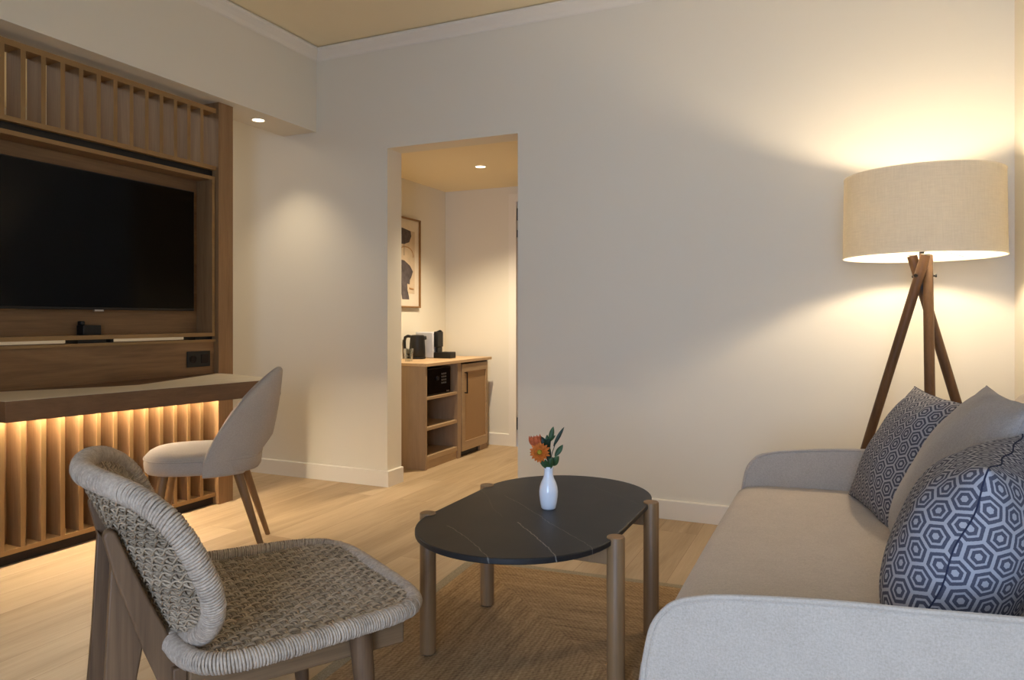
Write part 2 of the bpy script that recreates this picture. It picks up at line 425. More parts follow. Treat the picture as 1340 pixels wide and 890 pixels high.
# window behind the camera
wr = struct('window_1', MB().box(WX0, WX0+.05, YB-.66, YB-.60, WZ0, WZ1).box(WX1-.05, WX1, YB-.66, YB-.60, WZ0, WZ1)
            .box(WX0, WX1, YB-.66, YB-.60, WZ0, WZ0+.05).box(WX0, WX1, YB-.66, YB-.60, WZ1-.05, WZ1).box((WX0+WX1)/2-.025, (WX0+WX1)/2+.025, YB-.66, YB-.60, WZ0, WZ1), M['trim'])
struct('window_pane', MB().box(WX0+.05, WX1-.05, YB-.633, YB-.627, WZ0+.05, WZ1-.05), M['pane'], wr)
# skirting boards
BH = .1; BT = .016
bb = [(0, 0), (BT, 0), (BT, BH-.004), (BT-.004, BH), (0, BH)]
struct('baseboard_back', MB().prism([(WY-a, b) for a, b in bb], 'X', BX, DX0).prism([(WY-a, b) for a, b in bb], 'X', DX1, XR)
       , M['trim'])
struct('baseboard_left', MB().prism([(DX0+a, b) for a, b in bb], 'Y', WY-BT, WY+WT), M['trim'])
struct('baseboard_doorway', MB().prism([(DX1-a, b) for a, b in bb], 'Y', WY-BT, WY+WT), M['trim'])
struct('baseboard_right', MB().prism([(XR-a, b) for a, b in bb], 'Y', YB, WY-BT), M['trim'])
struct('baseboard_lobby', MB().prism([(NY-a, b) for a, b in bb], 'X', NX, DFX0-.055).prism([(NX+a, b) for a, b in bb], 'Y', WY+WT, 4.3), M['trim'])
struct('baseboard_bedroom', MB().prism([(BX+a, b) for a, b in bb], 'Y', YB, WY-BT), M['trim'])
# cornice
cp = [(0, 0), (0, -.075), (.006, -.078), (.008, -.068), (.02, -.05), (.036, -.034), (.05, -.022), (.054, -.012), (.06, -.010), (.06, -.006), (.045, -.004), (.045, 0)]
struct('trim_1', MB().prism([(WY-a, CEIL+b) for a, b in cp], 'X', LX, XR), M['trim'])
struct('trim_2', MB().prism([(LX+a, CEIL+b) for a, b in cp], 'Y', YB, WY), M['trim'])
struct('trim_3', MB().prism([(XR-a, CEIL+b) for a, b in cp], 'Y', YB, WY), M['trim'])
struct('trim_4', MB().prism([(YB+a, CEIL+b) for a, b in cp], 'X', LX, XR), M['trim'])
# lobby door
dr = struct('door_1', MB().box(DFX0+.035, DFX1-.035, NY+.045, NY+.085, .005, DFZ-.035), M['door_brown'])
struct('door_frame', MB().box(DFX0-.055, DFX0+.012, NY-.02, NY+.1, 0, DFZ+.055).box(DFX1-.012, DFX1+.055, NY-.02, NY+.1, 0, DFZ+.055)
       .box(DFX0+.012, DFX1-.012, NY-.02, NY+.1, DFZ-.012, DFZ+.055), M['trim'], dr)
for z0, z1 in ((1.88, 1.98), (1.74, 1.80), (.14, .24)):
    struct('hinge', MB().box(DFX0+.0125, DFX0+.02, NY-.005, NY+.044, z0, z1).tube([(DFX0+.0225, NY-.006, z0), (DFX0+.0225, NY-.006, z1)], .008, 8), M['black'], dr, bevel=.002)
struct('door_handle', MB().box(DFX1-.13, DFX1-.08, NY+.03, NY+.045, .95, 1.12).tube([(DFX1-.105, NY+.03, 1.06), (DFX1-.105, NY-.01, 1.06), (DFX1-.22, NY-.01, 1.06)], .009, 10), M['black'], dr)

# ------------------------------------------------------------------ slatted partition
PX = -3.22; FX = -3.24; Y0, Y1 = 1.762, 3.074; YC = (Y0+Y1)/2
tp = thing('room_divider', 'oak slatted media partition standing under the ceiling beam, holding the television', 'partition', (-3.32, YC, 0))
part('post', MB().box(-3.42, PX, Y1, 3.182, 0, LZ), M['oak'], tp, True, bevel=.001)
part('post', MB().box(-3.42, PX, 1.654, Y0, 0, LZ), M['oak'], tp, True, bevel=.001)
FN = .021; FD = .1; SP = .0885
YS = [1.834 + SP*k for k in range(14)]
def fins(z0, z1):
    m = MB()
    for y in YS: m.box(FX-FD, FX-.0012, y-FN, y, z0, z1)
    return m
def fin_edges(z0, z1):
    m = MB()
    for y in YS: m.box(FX-.0012, FX, y-FN, y, z0, z1)
    return m
up = part('upper_slat_panel', fins(1.933, 2.236), M['oak'], tp, True)
part('slat_edging', fin_edges(1.933, 2.236).shift((3.32, -YC, 0)), M['oak_edge'], up)
part('top_rail', MB().box(FX-FD, FX, Y0, Y1, 2.236, 2.262), M['oak_edge_y'], tp, True)
part('bottom_rail', MB().box(FX-FD, FX, Y0, Y1, 1.911, 1.933), M['oak_edge_y'], tp, True)
part('dark_gap_strip', MB().box(-3.36, -3.27, Y0, Y1, 1.872, 1.911), M['black'], tp, True)  # black strip put in so the open gap above the box reads dark
# television box
bz0, bz1, by0, by1 = .962, 1.872, Y0+.008, Y1-.009
tb = part('screen_box', MB().box(-3.378, -3.36, by0, by1, bz0, bz1), M['oak_y'], tp, True)
fr = part('box_frame', MB().box(-3.36, FX, by0, by1, bz1-.02, bz1).box(-3.36, FX, by0, by1, bz0, bz0+.02)
          .box(-3.36, FX, by1-.02, by1, bz0+.02, bz1-.02).box(-3.36, FX, by0, by0+.02, bz0+.02, bz1-.02), M['oak'], tp, True)
part('box_edging', MB().box(FX, FX+.0012, by0, by1, bz1-.02, bz1).box(FX, FX+.0012, by0, by1, bz0, bz0+.02)
     .box(FX, FX+.0012, by1-.02, by1, bz0+.02, bz1-.02).box(FX, FX+.0012, by0, by0+.02, bz0+.02, bz1-.02), M['oak_edge_y'], tp, True)
for a, b in ((2.27, 2.415), (2.44, 2.455), (2.955, Y1), (Y0, 1.88)):
    part('bracket', MB().box(-3.36, -3.27, a, b, .944, .962), M['black'], tp, True)
# lower back panel with socket
part('lower_panel', MB().box(-3.36, FX-.015, Y0, Y1, .66, .93), M['oak_y'], tp, True)
part('panel_capping', MB().box(-3.36, FX-.003, Y0, Y1, .93, .944), M['oak_edge_y'], tp, True)
# fluted panel under the desk
lo = part('lower_slat_panel', fins(.067, .645), M['oak'], tp, True)
le = part('slat_edging', fin_edges(.067, .645).shift((3.32, -YC, 0)), M['oak_edge'], lo)
part('slat_backing', MB().box(-3.36, FX-FD, Y0, Y1, .067, .67), M['oak'], tp, True)
part('bottom_board', MB().box(-3.36, FX+.002, Y0, Y1, .047, .067), M['oak_edge_y'], tp, True)
part('plinth', MB().box(-3.36, -3.262, Y0, Y1, 0, .047), M['dark'], tp, True)

# television
tv = thing('television', 'wide black flat television screen fixed inside the oak partition', 'television', (-3.33, 2.378, 1.10))
part('rear_housing', MB().box(-3.36, -3.325, 1.85, 2.9, 1.16, 1.7), M['black'], tv, True, bevel=.01)
part('bezel', MB().box(-3.33, -3.302, 1.78, 2.977, 1.105, 1.777), M['black'], tv, True, bevel=.003)
part('screen', MB().box(-3.303, -3.3, 1.786, 2.971, 1.117, 1.771), M['screen'], tv, True)
tag(part('logo_badge', MB().box(-3.312, -3.299, 2.376, 2.424, 1.098, 1.106), M['silver'], tv, True), 'small silver badge under the screen')
bx = thing('media_socket_box', 'small black box on the lower ledge under the television', 'connection box', (-3.33, 2.372, .982))
part('housing', MB().box(-3.36, -3.31, 2.325, 2.42, .982, 1.03), M['black'], bx, True, bevel=.003)
part('plug', MB().box(-3.36, -3.335, 2.33, 2.352, 1.03, 1.05), M['black'], bx, True, bevel=.003)
so = thing('power_outlet', 'black double power outlet on oak panel above the desk', 'outlet', (-3.255, 2.965, .835))
part('faceplate', MB().box(-3.255, -3.247, 2.882, 3.04, .793, .88), M['black'], so, True, bevel=.002)
s_ = part('socket', MB().lathe([(.021, 0), (.021, .002), (.017, .002), (.015, -.0005), (0, -.0005)], n=24), M['dark'], so)
s_.rotation_euler = (0, PI/2, 0); s_.location = (.009, -.045, .002)
part('switch', MB().box(-3.247, -3.244, 2.975, 3.025, .812, .862), M['dark'], so, True, bevel=.002)

# desk
dk = thing('desk', 'floating oak desk with pale top and glowing underside, fixed to the slatted partition', 'desk', (-3.0, 2.3, .67))
outline = [(-3.256, 1.685), (-2.835, 1.685), (-2.62, 2.913), (-3.10, 3.05), (-3.218, 3.084), (-3.2215, 3.075), (-3.256, 3.075)]
part('worktop', MB().prism(outline, 'Z', .67, .75), M['desk_front'], dk, True, bevel=.0015)
inl = [(-3.243, 1.687), (-2.837, 1.687), (-2.622, 2.912), (-3.10, 3.048), (-3.236, 3.071), (-3.19, 3.0), (-3.10, 2.74), (-3.03, 2.53), (-2.985, 2.37), (-3.03, 2.26), (-3.12, 2.1), (-3.243, 1.90)]
tag(part('top_inlay', MB().prism(inl, 'Z', .75, .751), M['desk_top'], dk, True), 'pale wood surface')
tag(part('led_strip', MB().box(-3.234, -3.212, Y0+.01, Y1-.01, .664, .67), M['led'], dk, True), 'warm glowing light strip')

# ------------------------------------------------------------------ recessed downlights
def downlight(x, y, z, label, energy, angle, blend):
    o = thing('recessed_downlight', label, 'ceiling light', (x, y, z), 0, 'recessed downlights')
    part('trim_ring', MB().lathe([(.036, -.0), (.036, -.003), (.046, -.004), (.047, 0)], n=40, closed=True), M['trim'], o, smooth=True)
    part('lens', MB().lathe([(0, -.0015), (.036, -.0015), (.036, 0)], n=32), M['spot_lens'], o)
    light('downlight_beam', 'SPOT', (x, y, z-.02), energy, WARM2, spot_size=math.radians(angle), spot_blend=blend, shadow_soft_size=.03)
    return o
downlight(-3.286, 3.454, LZ, 'glowing recessed downlight in the underside of the beam beside the slatted partition', SPOT_LINTEL, 100, .9)
downlight(-2.355, 4.68, NC, 'glowing recessed downlight in the lobby ceiling beyond the doorway', SPOT_LOBBY, 120, .9)

# ------------------------------------------------------------------ lobby cabinet and what stands on it
cb = thing('minibar_cabinet', 'oak cabinet with open shelves and one panelled door beyond the doorway', 'cabinet', (-2.86, 4.86, 0))
CX0, CX1, CY0, CY1, CZ = NX+.002, -2.62, 4.355, 5.335, .748
part('side_panel', MB().box(CX0, CX1, CY0, CY0+.02, 0, CZ-.022), M['cab'], cb, True, bevel=.001)
part('side_panel', MB().box(CX0, CX1, CY1-.02, CY1, 0, CZ-.022), M['cab'], cb, True, bevel=.001)
part('divider', MB().box(CX0, CX1, 4.823, 4.875, 0, CZ-.022), M['cab'], cb, True, bevel=.001)
part('back_panel', MB().box(CX0, CX0+.01, CY0+.02, CY1-.02, .05, CZ-.022), M['cab'], cb, True)
part('plinth', MB().box(CX1-.03, CX1-.012, CY0+.02, 4.823, 0, .06), M['cab_y'], cb, True)
for z0, z1 in ((.489, .508), (.273, .295), (.06, .092)):
    part('shelf', MB().box(CX0+.01, CX1-.004, CY0+.02, 4.823, z0, z1), M['cab_y'], cb, True, bevel=.001)
part('cabinet_top', MB().box(CX0, CX1+.012, CY0-.005, CY1+.055, CZ-.022, CZ), M['cab_pale'], cb, True, bevel=.0015)
dz0, dz1, dy0, dy1 = .045, .712, 4.886, CY1-.004
d_ = part('door', MB().box(CX1-.016, CX1+.004, dy0, dy0+.052, dz0, dz1).box(CX1-.016, CX1+.004, dy1-.03, dy1, dz0, dz1)
          .box(CX1-.016, CX1+.004, dy0+.052, dy1-.03, dz1-.06, dz1).box(CX1-.016, CX1+.004, dy0+.052, dy1-.03, dz0, dz0+.07), M['cab_y'], cb, True, bevel=.001)
def sub(name, mb, mat, p, root, **kw): return part(name, mb.shift((-root.location.x, -root.location.y, -root.location.z)), mat, p, **kw)
tag(sub('door_panel', MB().box(CX1-.014, CX1-.006, dy0+.052, dy1-.03, dz0+.07, dz1-.06), M['cab_panel'], d_, cb), 'plain tan inset panel')
sub('handle', MB().box(CX1+.004, CX1+.03, 4.925, 4.933, .488, .496).box(CX1+.004, CX1+.03, 4.925, 4.933, .642, .65).box(CX1+.022, CX1+.03, 4.925, 4.933, .488, .65), M['black'], d_, cb)
part('vent_grille', MB().box(CX1-.03, CX1-.02, 4.875, 5.20, .005, .042), M['black'], cb, True)
part('foot', MB().box(CX1-.02, CX1-.002, 5.20, CY1-.02, 0, .042), M['cab'], cb, True)

sf = thing('electronic_safe', 'black electronic safe on the top shelf of the oak cabinet', 'safe', (-2.85, 4.585, .508))
part('safe_body', MB().box(-3.05, CX1-.035, 4.382, 4.77, .508, .705), M['black'], sf, True, bevel=.004)
part('safe_door', MB().box(CX1-.035, CX1-.028, 4.392, 4.76, .518, .697), M['screen'], sf, True, bevel=.002)
kp = MB()
for i in range(3):
    for j in range(4): kp.box(CX1-.028, CX1-.0265, 4.625+i*.026, 4.641+i*.026, .585+j*.022, .597+j*.022)
tag(part('keypad', kp, M['key'], sf, True), 'grey number keys')
k_ = part('knob', MB().lathe([(0, .012), (.014, .012), (.016, 0)], n=20), M['black'], sf)
k_.rotation_euler = (0, PI/2, 0); k_.location = (CX1-.028+2.85, 4.56-4.585, .12)
tag(part('maker_plate', MB().box(CX1-.028, CX1-.027, 4.70, 4.74, .523, .531), M['silver'], sf, True), 'small silver plate')

# kettle
kt = thing('electric_kettle', 'black electric kettle with looped handle on the oak cabinet', 'kettle', (-3.0, 4.86, CZ), .42)
part('base', MB().lathe([(.062, 0), (.066, .004), (.066, .014), (.06, .018)], n=32), M['black'], kt, smooth=True)
part('jug', MB().lathe([(.06, .018), (.063, .022), (.062, .08), (.057, .15), (.055, .172), (.0, .172)], n=40), M['black'], kt, smooth=True)
part('lid', MB().lathe([(.055, .172), (.053, .182), (.04, .187), (.0, .189)], n=32), M['black'], kt, smooth=True)
part('spout', MB().prism([(-.022, .150), (.022, .150), (.012, .178), (-.012, .178)], 'X', .045, .072), M['black'], kt, bevel=.005)
part('handle', MB().tube([(-.05, 0, .175), (-.075, 0, .178), (-.094, 0, .168), (-.1, 0, .14), (-.098, 0, .09), (-.088, 0, .05), (-.072, 0, .032), (-.058, 0, .03)], [.011, .012, .012, .011, .010, .009, .008, .008], 10), M['black'], kt, smooth=True)
part('power_cord', MB().tube([(-.06, .02, .006), (-.1, .03, .004), (-.09, .06, .004), (-.08, .07, .004)], .004, 8), M['black'], kt, smooth=True)
# coffee machine
cm = thing('coffee_machine', 'pale grey capsule coffee machine with black front beside the kettle', 'coffee machine', (-3.0, 5.03, CZ), .0)
part('body', MB().box(-.09, .075, -.055, .055, 0, .208), M['white_plastic'], cm, bevel=.008)
part('brew_head', MB().box(.075, .112, -.045, .045, .088, .212), M['black'], cm, bevel=.006)
part('lever', MB().tube([(.07, 0, .205), (.108, 0, .218), (.122, 0, .212)], .007, 8), M['black'], cm, smooth=True)
part('column', MB().box(.088, .106, -.04, .04, .04, .088), M['black'], cm, bevel=.003)
part('drip_tray', MB().box(.075, .225, -.05, .05, 0, .048), M['black'], cm, bevel=.006)
part('tray_grid', MB().box(.125, .222, -.044, .044, .048, .050), M['dark'], cm)
# tumbler
gl = thing('glass_tumbler', 'small clear glass tumbler on the cabinet left of the kettle', 'glass', (-2.87, 4.53, CZ))
part('tumbler', MB().lathe([(0, .0), (.028, .0), (.033, .095), (.031, .095), (.026, .006), (0, .006)], n=28), M['glass'], gl, smooth=True)

# picture
AX = NX
pc = thing('framed_print', 'framed abstract print of charcoal and tan shapes on the lobby wall', 'picture', (AX, 4.73, 1.5))
ay0, ay1, az0, az1 = 4.48, 5.055, 1.15, 1.86
part('frame', MB().box(AX, AX+.025, ay0, ay0+.012, az0, az1).box(AX, AX+.025, ay1-.012, ay1, az0, az1)
     .box(AX, AX+.025, ay0+.012, ay1-.012, az0, az0+.012).box(AX, AX+.025, ay0+.012, ay1-.012, az1-.012, az1), M['gold'], pc, True, bevel=.001)
pp = part('paper', MB().box(AX+.002, AX+.010, ay0+.012, ay1-.012, az0+.012, az1-.012), M['mat_board'], pc, True)
def shape(name, pts, mat, d=.0006):
    m = MB().prism(pts, 'X', AX+.010, AX+.010+d).shift((-AX, -4.73, -1.5)); return m.build(name, mat, pp)
shape('colour_wash', [(4.6, 1.27), (4.98, 1.26), (4.985, 1.76), (4.62, 1.77)], M['blush'], .0003)
shape('ink_blot', [(4.62, 1.66), (4.72, 1.645), (4.83, 1.65), (4.90, 1.67), (4.93, 1.72), (4.92, 1.76), (4.80, 1.775), (4.66, 1.765), (4.61, 1.72)], M['ink'], .0008)
shape('ink_figure', [(4.62, 1.52), (4.72, 1.53), (4.83, 1.52), (4.91, 1.485), (4.955, 1.44), (4.935, 1.40), (4.91, 1.37), (4.905, 1.335), (4.87, 1.34), (4.875, 1.29), (4.895, 1.24), (4.90, 1.215), (4.80, 1.215), (4.775, 1.30), (4.78, 1.38), (4.77, 1.46), (4.70, 1.49), (4.62, 1.495)], M['ink'], .0009)
ring = [(4.85+.11*math.cos(a), 1.565+.065*math.sin(a)) for a in [PI*1.15*k/24-.2 for k in range(25)]]
for pts_, r_ in (([(y, z) for y, z in ring], .0035), ([(4.70, 1.50), (4.685, 1.43), (4.70, 1.36), (4.735, 1.305)], .005), ([(4.9, 1.305), (4.96, 1.30)], .006)):
    MB().tube([(AX+.0105, y, z) for y, z in pts_], r_, 6).shift((-AX, -4.73, -1.5)).build('ochre_line', M['ochre'], pp)
dots = MB().tube([(AX+.0105, 4.825, 1.65), (AX+.0105, 4.825, 1.56)], .002, 6).shift((-AX, -4.73, -1.5)); dots.build('ink_line', M['ink'], pp)

# ------------------------------------------------------------------ rug
rg = thing('jute_rug', 'brown braided jute rug with pale border under the coffee table', 'rug', (-.60, 1.995, 0), math.radians(3.4))
def rr(hx, hy, r=.03, k=5):
    out = []
    for cx, cy, a0 in ((hx-r, hy-r, 0), (-hx+r, hy-r, PI/2), (-hx+r, -hy+r, PI), (hx-r, -hy+r, 1.5*PI)):
        out += [(cx+r*math.cos(a0+PI/2*i/k), cy+r*math.sin(a0+PI/2*i/k)) for i in range(k+1)]
    return out
part('braided_field', MB().prism(rr(RHX-.045, RHY-.045), 'Z', .001, .013), M['jute'], rg, bevel=.004)
part('border', MB().prism(rr(RHX, RHY, .04), 'Z', 0, .009), M['rug_border'], rg, bevel=.003)

# ------------------------------------------------------------------ coffee table
TX, TY, TZ = -.865, 2.165, .45
ct = thing('coffee_table', 'oval black stone coffee table with four round wooden legs on the rug', 'coffee table', (TX, TY, 0))
HW, HS, TR = .298, .207, .305
st = []
for k in range(33): a = PI*k/32; st.append((HW*math.cos(a), HS+TR*math.sin(a)))
for k in range(33): a = PI+PI*k/32; st.append((HW*math.cos(a), -HS+TR*math.sin(a)))
part('tabletop', MB().prism(st, 'Z', TZ-.017, TZ), M['stone'], ct, bevel=.003)
for sx in (-1, 1):
    for sy in (-1, 1):
        lx, ly = sx*.303, sy*.21
        l_ = part('leg', MB().lathe([(.0, .0145), (.021, .0145), (.0255, .018), (.0255, TZ+.001), (.0235, TZ+.004), (0, TZ+.004)], (lx, ly, 0), 28), M['table_wood'], ct, smooth=True)
        MB().lathe([(0, .0125), (.02, .0125), (.02, .0155), (0, .0155)], (lx, ly, 0), 24).build('foot_pad', M['black'], l_)
for sy in (-1, 1): part('apron', MB().box(-.285, .285, sy*.21-.011, sy*.21+.011, TZ-.075, TZ-.018), M['table_wood'], ct, bevel=.002)

# vase and flowers
VX, VY = -.846, 2.168
va = thing('bud_vase', 'small white porcelain bud vase standing on the black coffee table', 'vase', (VX, VY, TZ))
part('vase_body', MB().lathe([(0, .001), (.02, 0), (.0235, .003), (.027, .02), (.0300, .042), (.0305, .056), (.0285, .071), (.0235, .086), (.0178, .098), (.0147, .109), (.0142, .122), (.0150, .132), (.0155, .135), (.0142, .136), (.0125, .130), (.012, .11), (.016, .095), (.02, .08), (0, .03)], n=44), M['vase'], va, smooth=True, angle=70)
def P3(px, pz, dep=0):   # offset from the vase axis: px to the viewer's right, pz above the table, dep away
    return Vector((VX+px*.912-dep*.41, VY+px*.41+dep*.912, TZ+pz))
MOUTH = P3(0, .125)
def leafmesh(m, a, b, wd, nrm, curl=.15):
    a, b = Vector(a), Vector(b); ax = (b-a); L = ax.length; ax.normalize(); sd = ax.cross(Vector(nrm)).normalized(); nn = sd.cross(ax)
    N = 9; vs = []; fs = []
    for i in range(N):
        t_ = i/(N-1); wdt = wd*math.sin(PI*min(1, t_*.96+.03))**.75*(1 if t_ < .6 else 1)
        c_ = a+ax*L*t_+nn*(curl*L*(t_-t_*t_)); 
        for q in (-1, -.5, 0, .5, 1): vs.append(c_+sd*wdt*q/2*1+nn*(abs(q)*wdt*.18))
    for i in range(N-1):
        for q in range(4): fs.append((i*5+q, i*5+q+1, (i+1)*5+q+1, (i+1)*5+q))
    # thin leaf given a real thickness
    o = len(vs); vs2 = vs+[v_-nn*.0006 for v_ in vs]; fs2 = fs+[tuple(o+i for i in reversed(f_)) for f_ in fs]
    m.add(vs2, fs2)
CAMV = Vector((.37, -.9, .2)).normalized()
def flower_head(m, c, face, n, r, rings=3):
    face = Vector(face).normalized(); t1 = face.orthogonal().normalized(); t2 = face.cross(t1)
    for rg_ in range(rings):
        for k in range(n):
            a = 2*PI*(k+.5*rg_)/n+R.uniform(-.08, .08); dr_ = t1*math.cos(a)+t2*math.sin(a)
            lift = .25+.35*rg_
            d_ = (dr_+face*lift*.7).normalized(); rr_ = r*(1-.22*rg_)*R.uniform(.9, 1.08)
            leafmesh(m, c+dr_*.004, c+d_*rr_, r*.34, face, -.12)
fl = thing('flower', 'open orange daisy-like flower with green eye in the white vase', 'flower', P3(-.03, .185))
hc = P3(-.029, .183, -.015)
m = MB(); flower_head(m, hc, CAMV+Vector((-.2, 0, .15)), 18, .035); m.shift(-fl.location); pt = m.build('petals', M['petal'], fl, smooth=True)
m = MB(); fa = (CAMV+Vector((-.2, 0, .15))).normalized(); m.lathe([(0, .006), (.006, .005), (.0085, .001), (.008, -.004), (0, -.005)], n=16); e_ = m.build('flower_eye', M['pollen'], fl, smooth=True)
e_.location = hc-fl.location+fa*.004; e_.rotation_mode = 'QUATERNION'; e_.rotation_quaternion = fa.to_track_quat('Z', 'Y')
m = MB().tube([hc, P3(-.02, .16), MOUTH, P3(0, .05)], .0016, 8).shift(-fl.location); m.build('stem', M['leaf'], fl, smooth=True)
fl2 = thing('flower', 'coral orange flower half open above the daisy in the white vase', 'flower', P3(-.045, .215))
fl2.location = P3(-.04, .215)
m = MB(); bc = P3(-.041, .196, .005)
for k in range(12):
    a = 2*PI*k/12; dr_ = Vector((math.cos(a)*.55-.12, math.sin(a)*.55, 1)).normalized()
    leafmesh(m, bc+Vector((math.cos(a), math.sin(a), 0))*.004, bc+dr_*R.uniform(.034, .046), .014, Vector((math.cos(a), math.sin(a), .2)), .35)
m.shift(-fl2.location); m.build('petals', M['petal_tip'], fl2, smooth=True)
m = MB().lathe([(0, -.008), (.007, -.004), (.009, .004), (.006, .01), (0, .01)], (bc-fl2.location), 14); m.build('calyx', M['leaf'], fl2, smooth=True)
MB().tube([bc, P3(-.025, .165, .004), P3(-.003, .125), P3(0, .06)], .0016, 8).shift(-fl2.location).build('stem', M['leaf'], fl2, smooth=True)
def sprig(label, tip, leaves, mat, base=0):
    o = thing('leaf_sprig', label, 'foliage', MOUTH, 0, 'green sprigs in the vase')
    MB().tube([P3(base, .05), P3(base, .128), P3(base+(tip[0]-base)*.4, .128+(tip[1]-.128)*.5, tip[2]*.5), P3(*tip)], [.0016, .0016, .0014, .001], 7).shift(-MOUTH).build('stem', mat, o, smooth=True)
    for (a, b, wd) in leaves:
        m = MB(); leafmesh(m, P3(*a), P3(*b), wd, CAMV+Vector((R.uniform(-.5, .5), 0, R.uniform(-.3, .5))), .2); m.shift(-MOUTH); m.build('leaf', mat, o, smooth=True)
sprig('upright sprig with one tall oval green leaf behind the orange flowers', (.008, .225, .01), [((.005, .212, .01), (.016, .262, .012), .017), ((.006, .215, .01), (.022, .235, .0), .010), ((.003, .19, .01), (-.004, .235, .015), .018)], M['leaf'])
sprig('long dark slender leaf leaning out furthest from the white vase', (.03, .232, 0), [((.016, .20, 0), (.050, .262, .0), .012)], M['leaf_dark'])
sprig('short sprig with rounded green leaves curving out low over the vase rim', (.03, .17, -.01), [((.020, .168, -.005), (.046, .205, 0), .017), ((.014, .14, -.01), (.032, .172, -.02), .024), ((.004, .13, -.012), (.012, .17, -.02), .02), ((.0, .13, -.01), (-.012, .162, -.02), .016), ((-.004, .13, -.01), (-.03, .160, -.012), .014)], M['leaf'])
sprig('bushy dark green leaves crowded directly behind the orange flower heads', (-.012, .22, .012), [((-.006, .19, .01), (-.024, .23, .012), .024), ((-.01, .195, .012), (.004, .225, .0), .022), ((-.02, .185, .012), (-.052, .2, .01), .014), ((0, .165, .01), (-.012, .205, .012), .022), ((.0, .15, .01), (.004, .195, .012), .02)], M['leaf_dark'])

# ------------------------------------------------------------------ sofa
SY0, SY1 = 1.29, 2.834; AT = .032
sfa = thing('sofa', 'beige linen sofa with thin piped arms along the wall under the lamp', 'sofa', (.2, 2.07, 0))
arm = [(-.325, .06), (-.328, .30), (-.322, .40), (-.315, .454), (-.303, .505), (-.280, .539), (-.2575, .556), (-.222, .568), (-.164, .579), (-.02, .594), (.115, .602), (.25, .611), (.45, .622), (.62, .63), (.66, .62), (.66, .06)]
def catmull(p, k=4):
    out = []
    for i in range(len(p)-1):
        a, b, c, d = p[max(0, i-1)], p[i], p[i+1], p[min(len(p)-1, i+2)]
        for j in range(k):
            t_ = j/k; out.append(tuple(.5*(2*b[q]+(c[q]-a[q])*t_+(2*a[q]-5*b[q]+4*c[q]-d[q])*t_*t_+(3*b[q]-a[q]-3*c[q]+d[q])*t_**3) for q in (0, 1)))
    return out+[p[-1]]
arm = catmull(arm[:13])+arm[13:]
def dense(poly, k=3):
    out = []
    for i in range(len(poly)-1):
        a, b = poly[i], poly[i+1]
        for j in range(k): out.append((a[0]+(b[0]-a[0])*j/k, a[1]+(b[1]-a[1])*j/k))
    return out+[poly[-1]]
for y0 in (SY0, SY1-AT):
    inner = [(x, z-.012*max(0, min(1, (z-.5)/.06))) for x, z in arm]
    a_ = part('arm', MB().loft([[(x, y0, z) for x, z in arm], [(x, y0+AT, z) for x, z in inner]]), M['sofa'], sfa, True, bevel=.009, seg=3, angle=60)
    for yy in (y0+.003, y0+AT-.003):
        sub('piping', MB().tube([(x, yy, z) for x, z in (arm if yy < y0+AT/2 else inner)[:-1]], .0054, 8), M['sofa'], a_, sfa, smooth=True)
part('base', MB().box(-.285, .66, SY0+AT, SY1-AT, .08, .27), M['sofa'], sfa, True, bevel=.012)
# seat cushion: crowned slab with a full rounded front
rings = []
N = 40; ys = [SY0+AT+.002+(SY1-SY0-2*AT-.004)*i/N for i in range(N+1)]
def seat_prof(t_):   # t_ 0..1 across the sofa
    e = min(t_, 1-t_); k = 1-max(0, (.03-e)/.03)**2*.5
    z1 = .452+.012*math.sin(PI*t_)**.5-.006*(1-k); xf = -.345+.012*(1-k)*2
    pr = [(.52, .26), (xf+.03, .26), (xf+.008, .275), (xf, .31), (xf-.003, .36), (xf+.003, .405), (xf+.018, .432), (xf+.045, .448), (xf+.10, .455), (-.05, .462), (.15, .466), (.35, .466), (.52, .46)]
    return [(x, z+(z1-.458)*(1 if z > .4 else 0)) for x, z in pr]
for i, y in enumerate(ys): rings.append([(x, y, z) for x, z in seat_prof(i/N)])
part('seat_cushion', MB().loft(rings), M['sofa'], sfa, True, smooth=True, angle=60)
bk = [(.66, .2), (.50, .2), (.495, .5), (.52, .78), (.535, .81), (.56, .822), (.62, .822), (.645, .81), (.66, .78)]
part('backrest', MB().prism(bk, 'Y', SY0+AT*.5, SY1-.002), M['sofa'], sfa, True, bevel=.02, seg=4, angle=60)
for x in (-.22, .58):
    for y in (SY0+.1, SY1-.1): part('foot', MB().lathe([(.016, .0135 if x < 0 else 0), (.022, .085)], (x, y, 0), 16), M['black'], sfa, True)

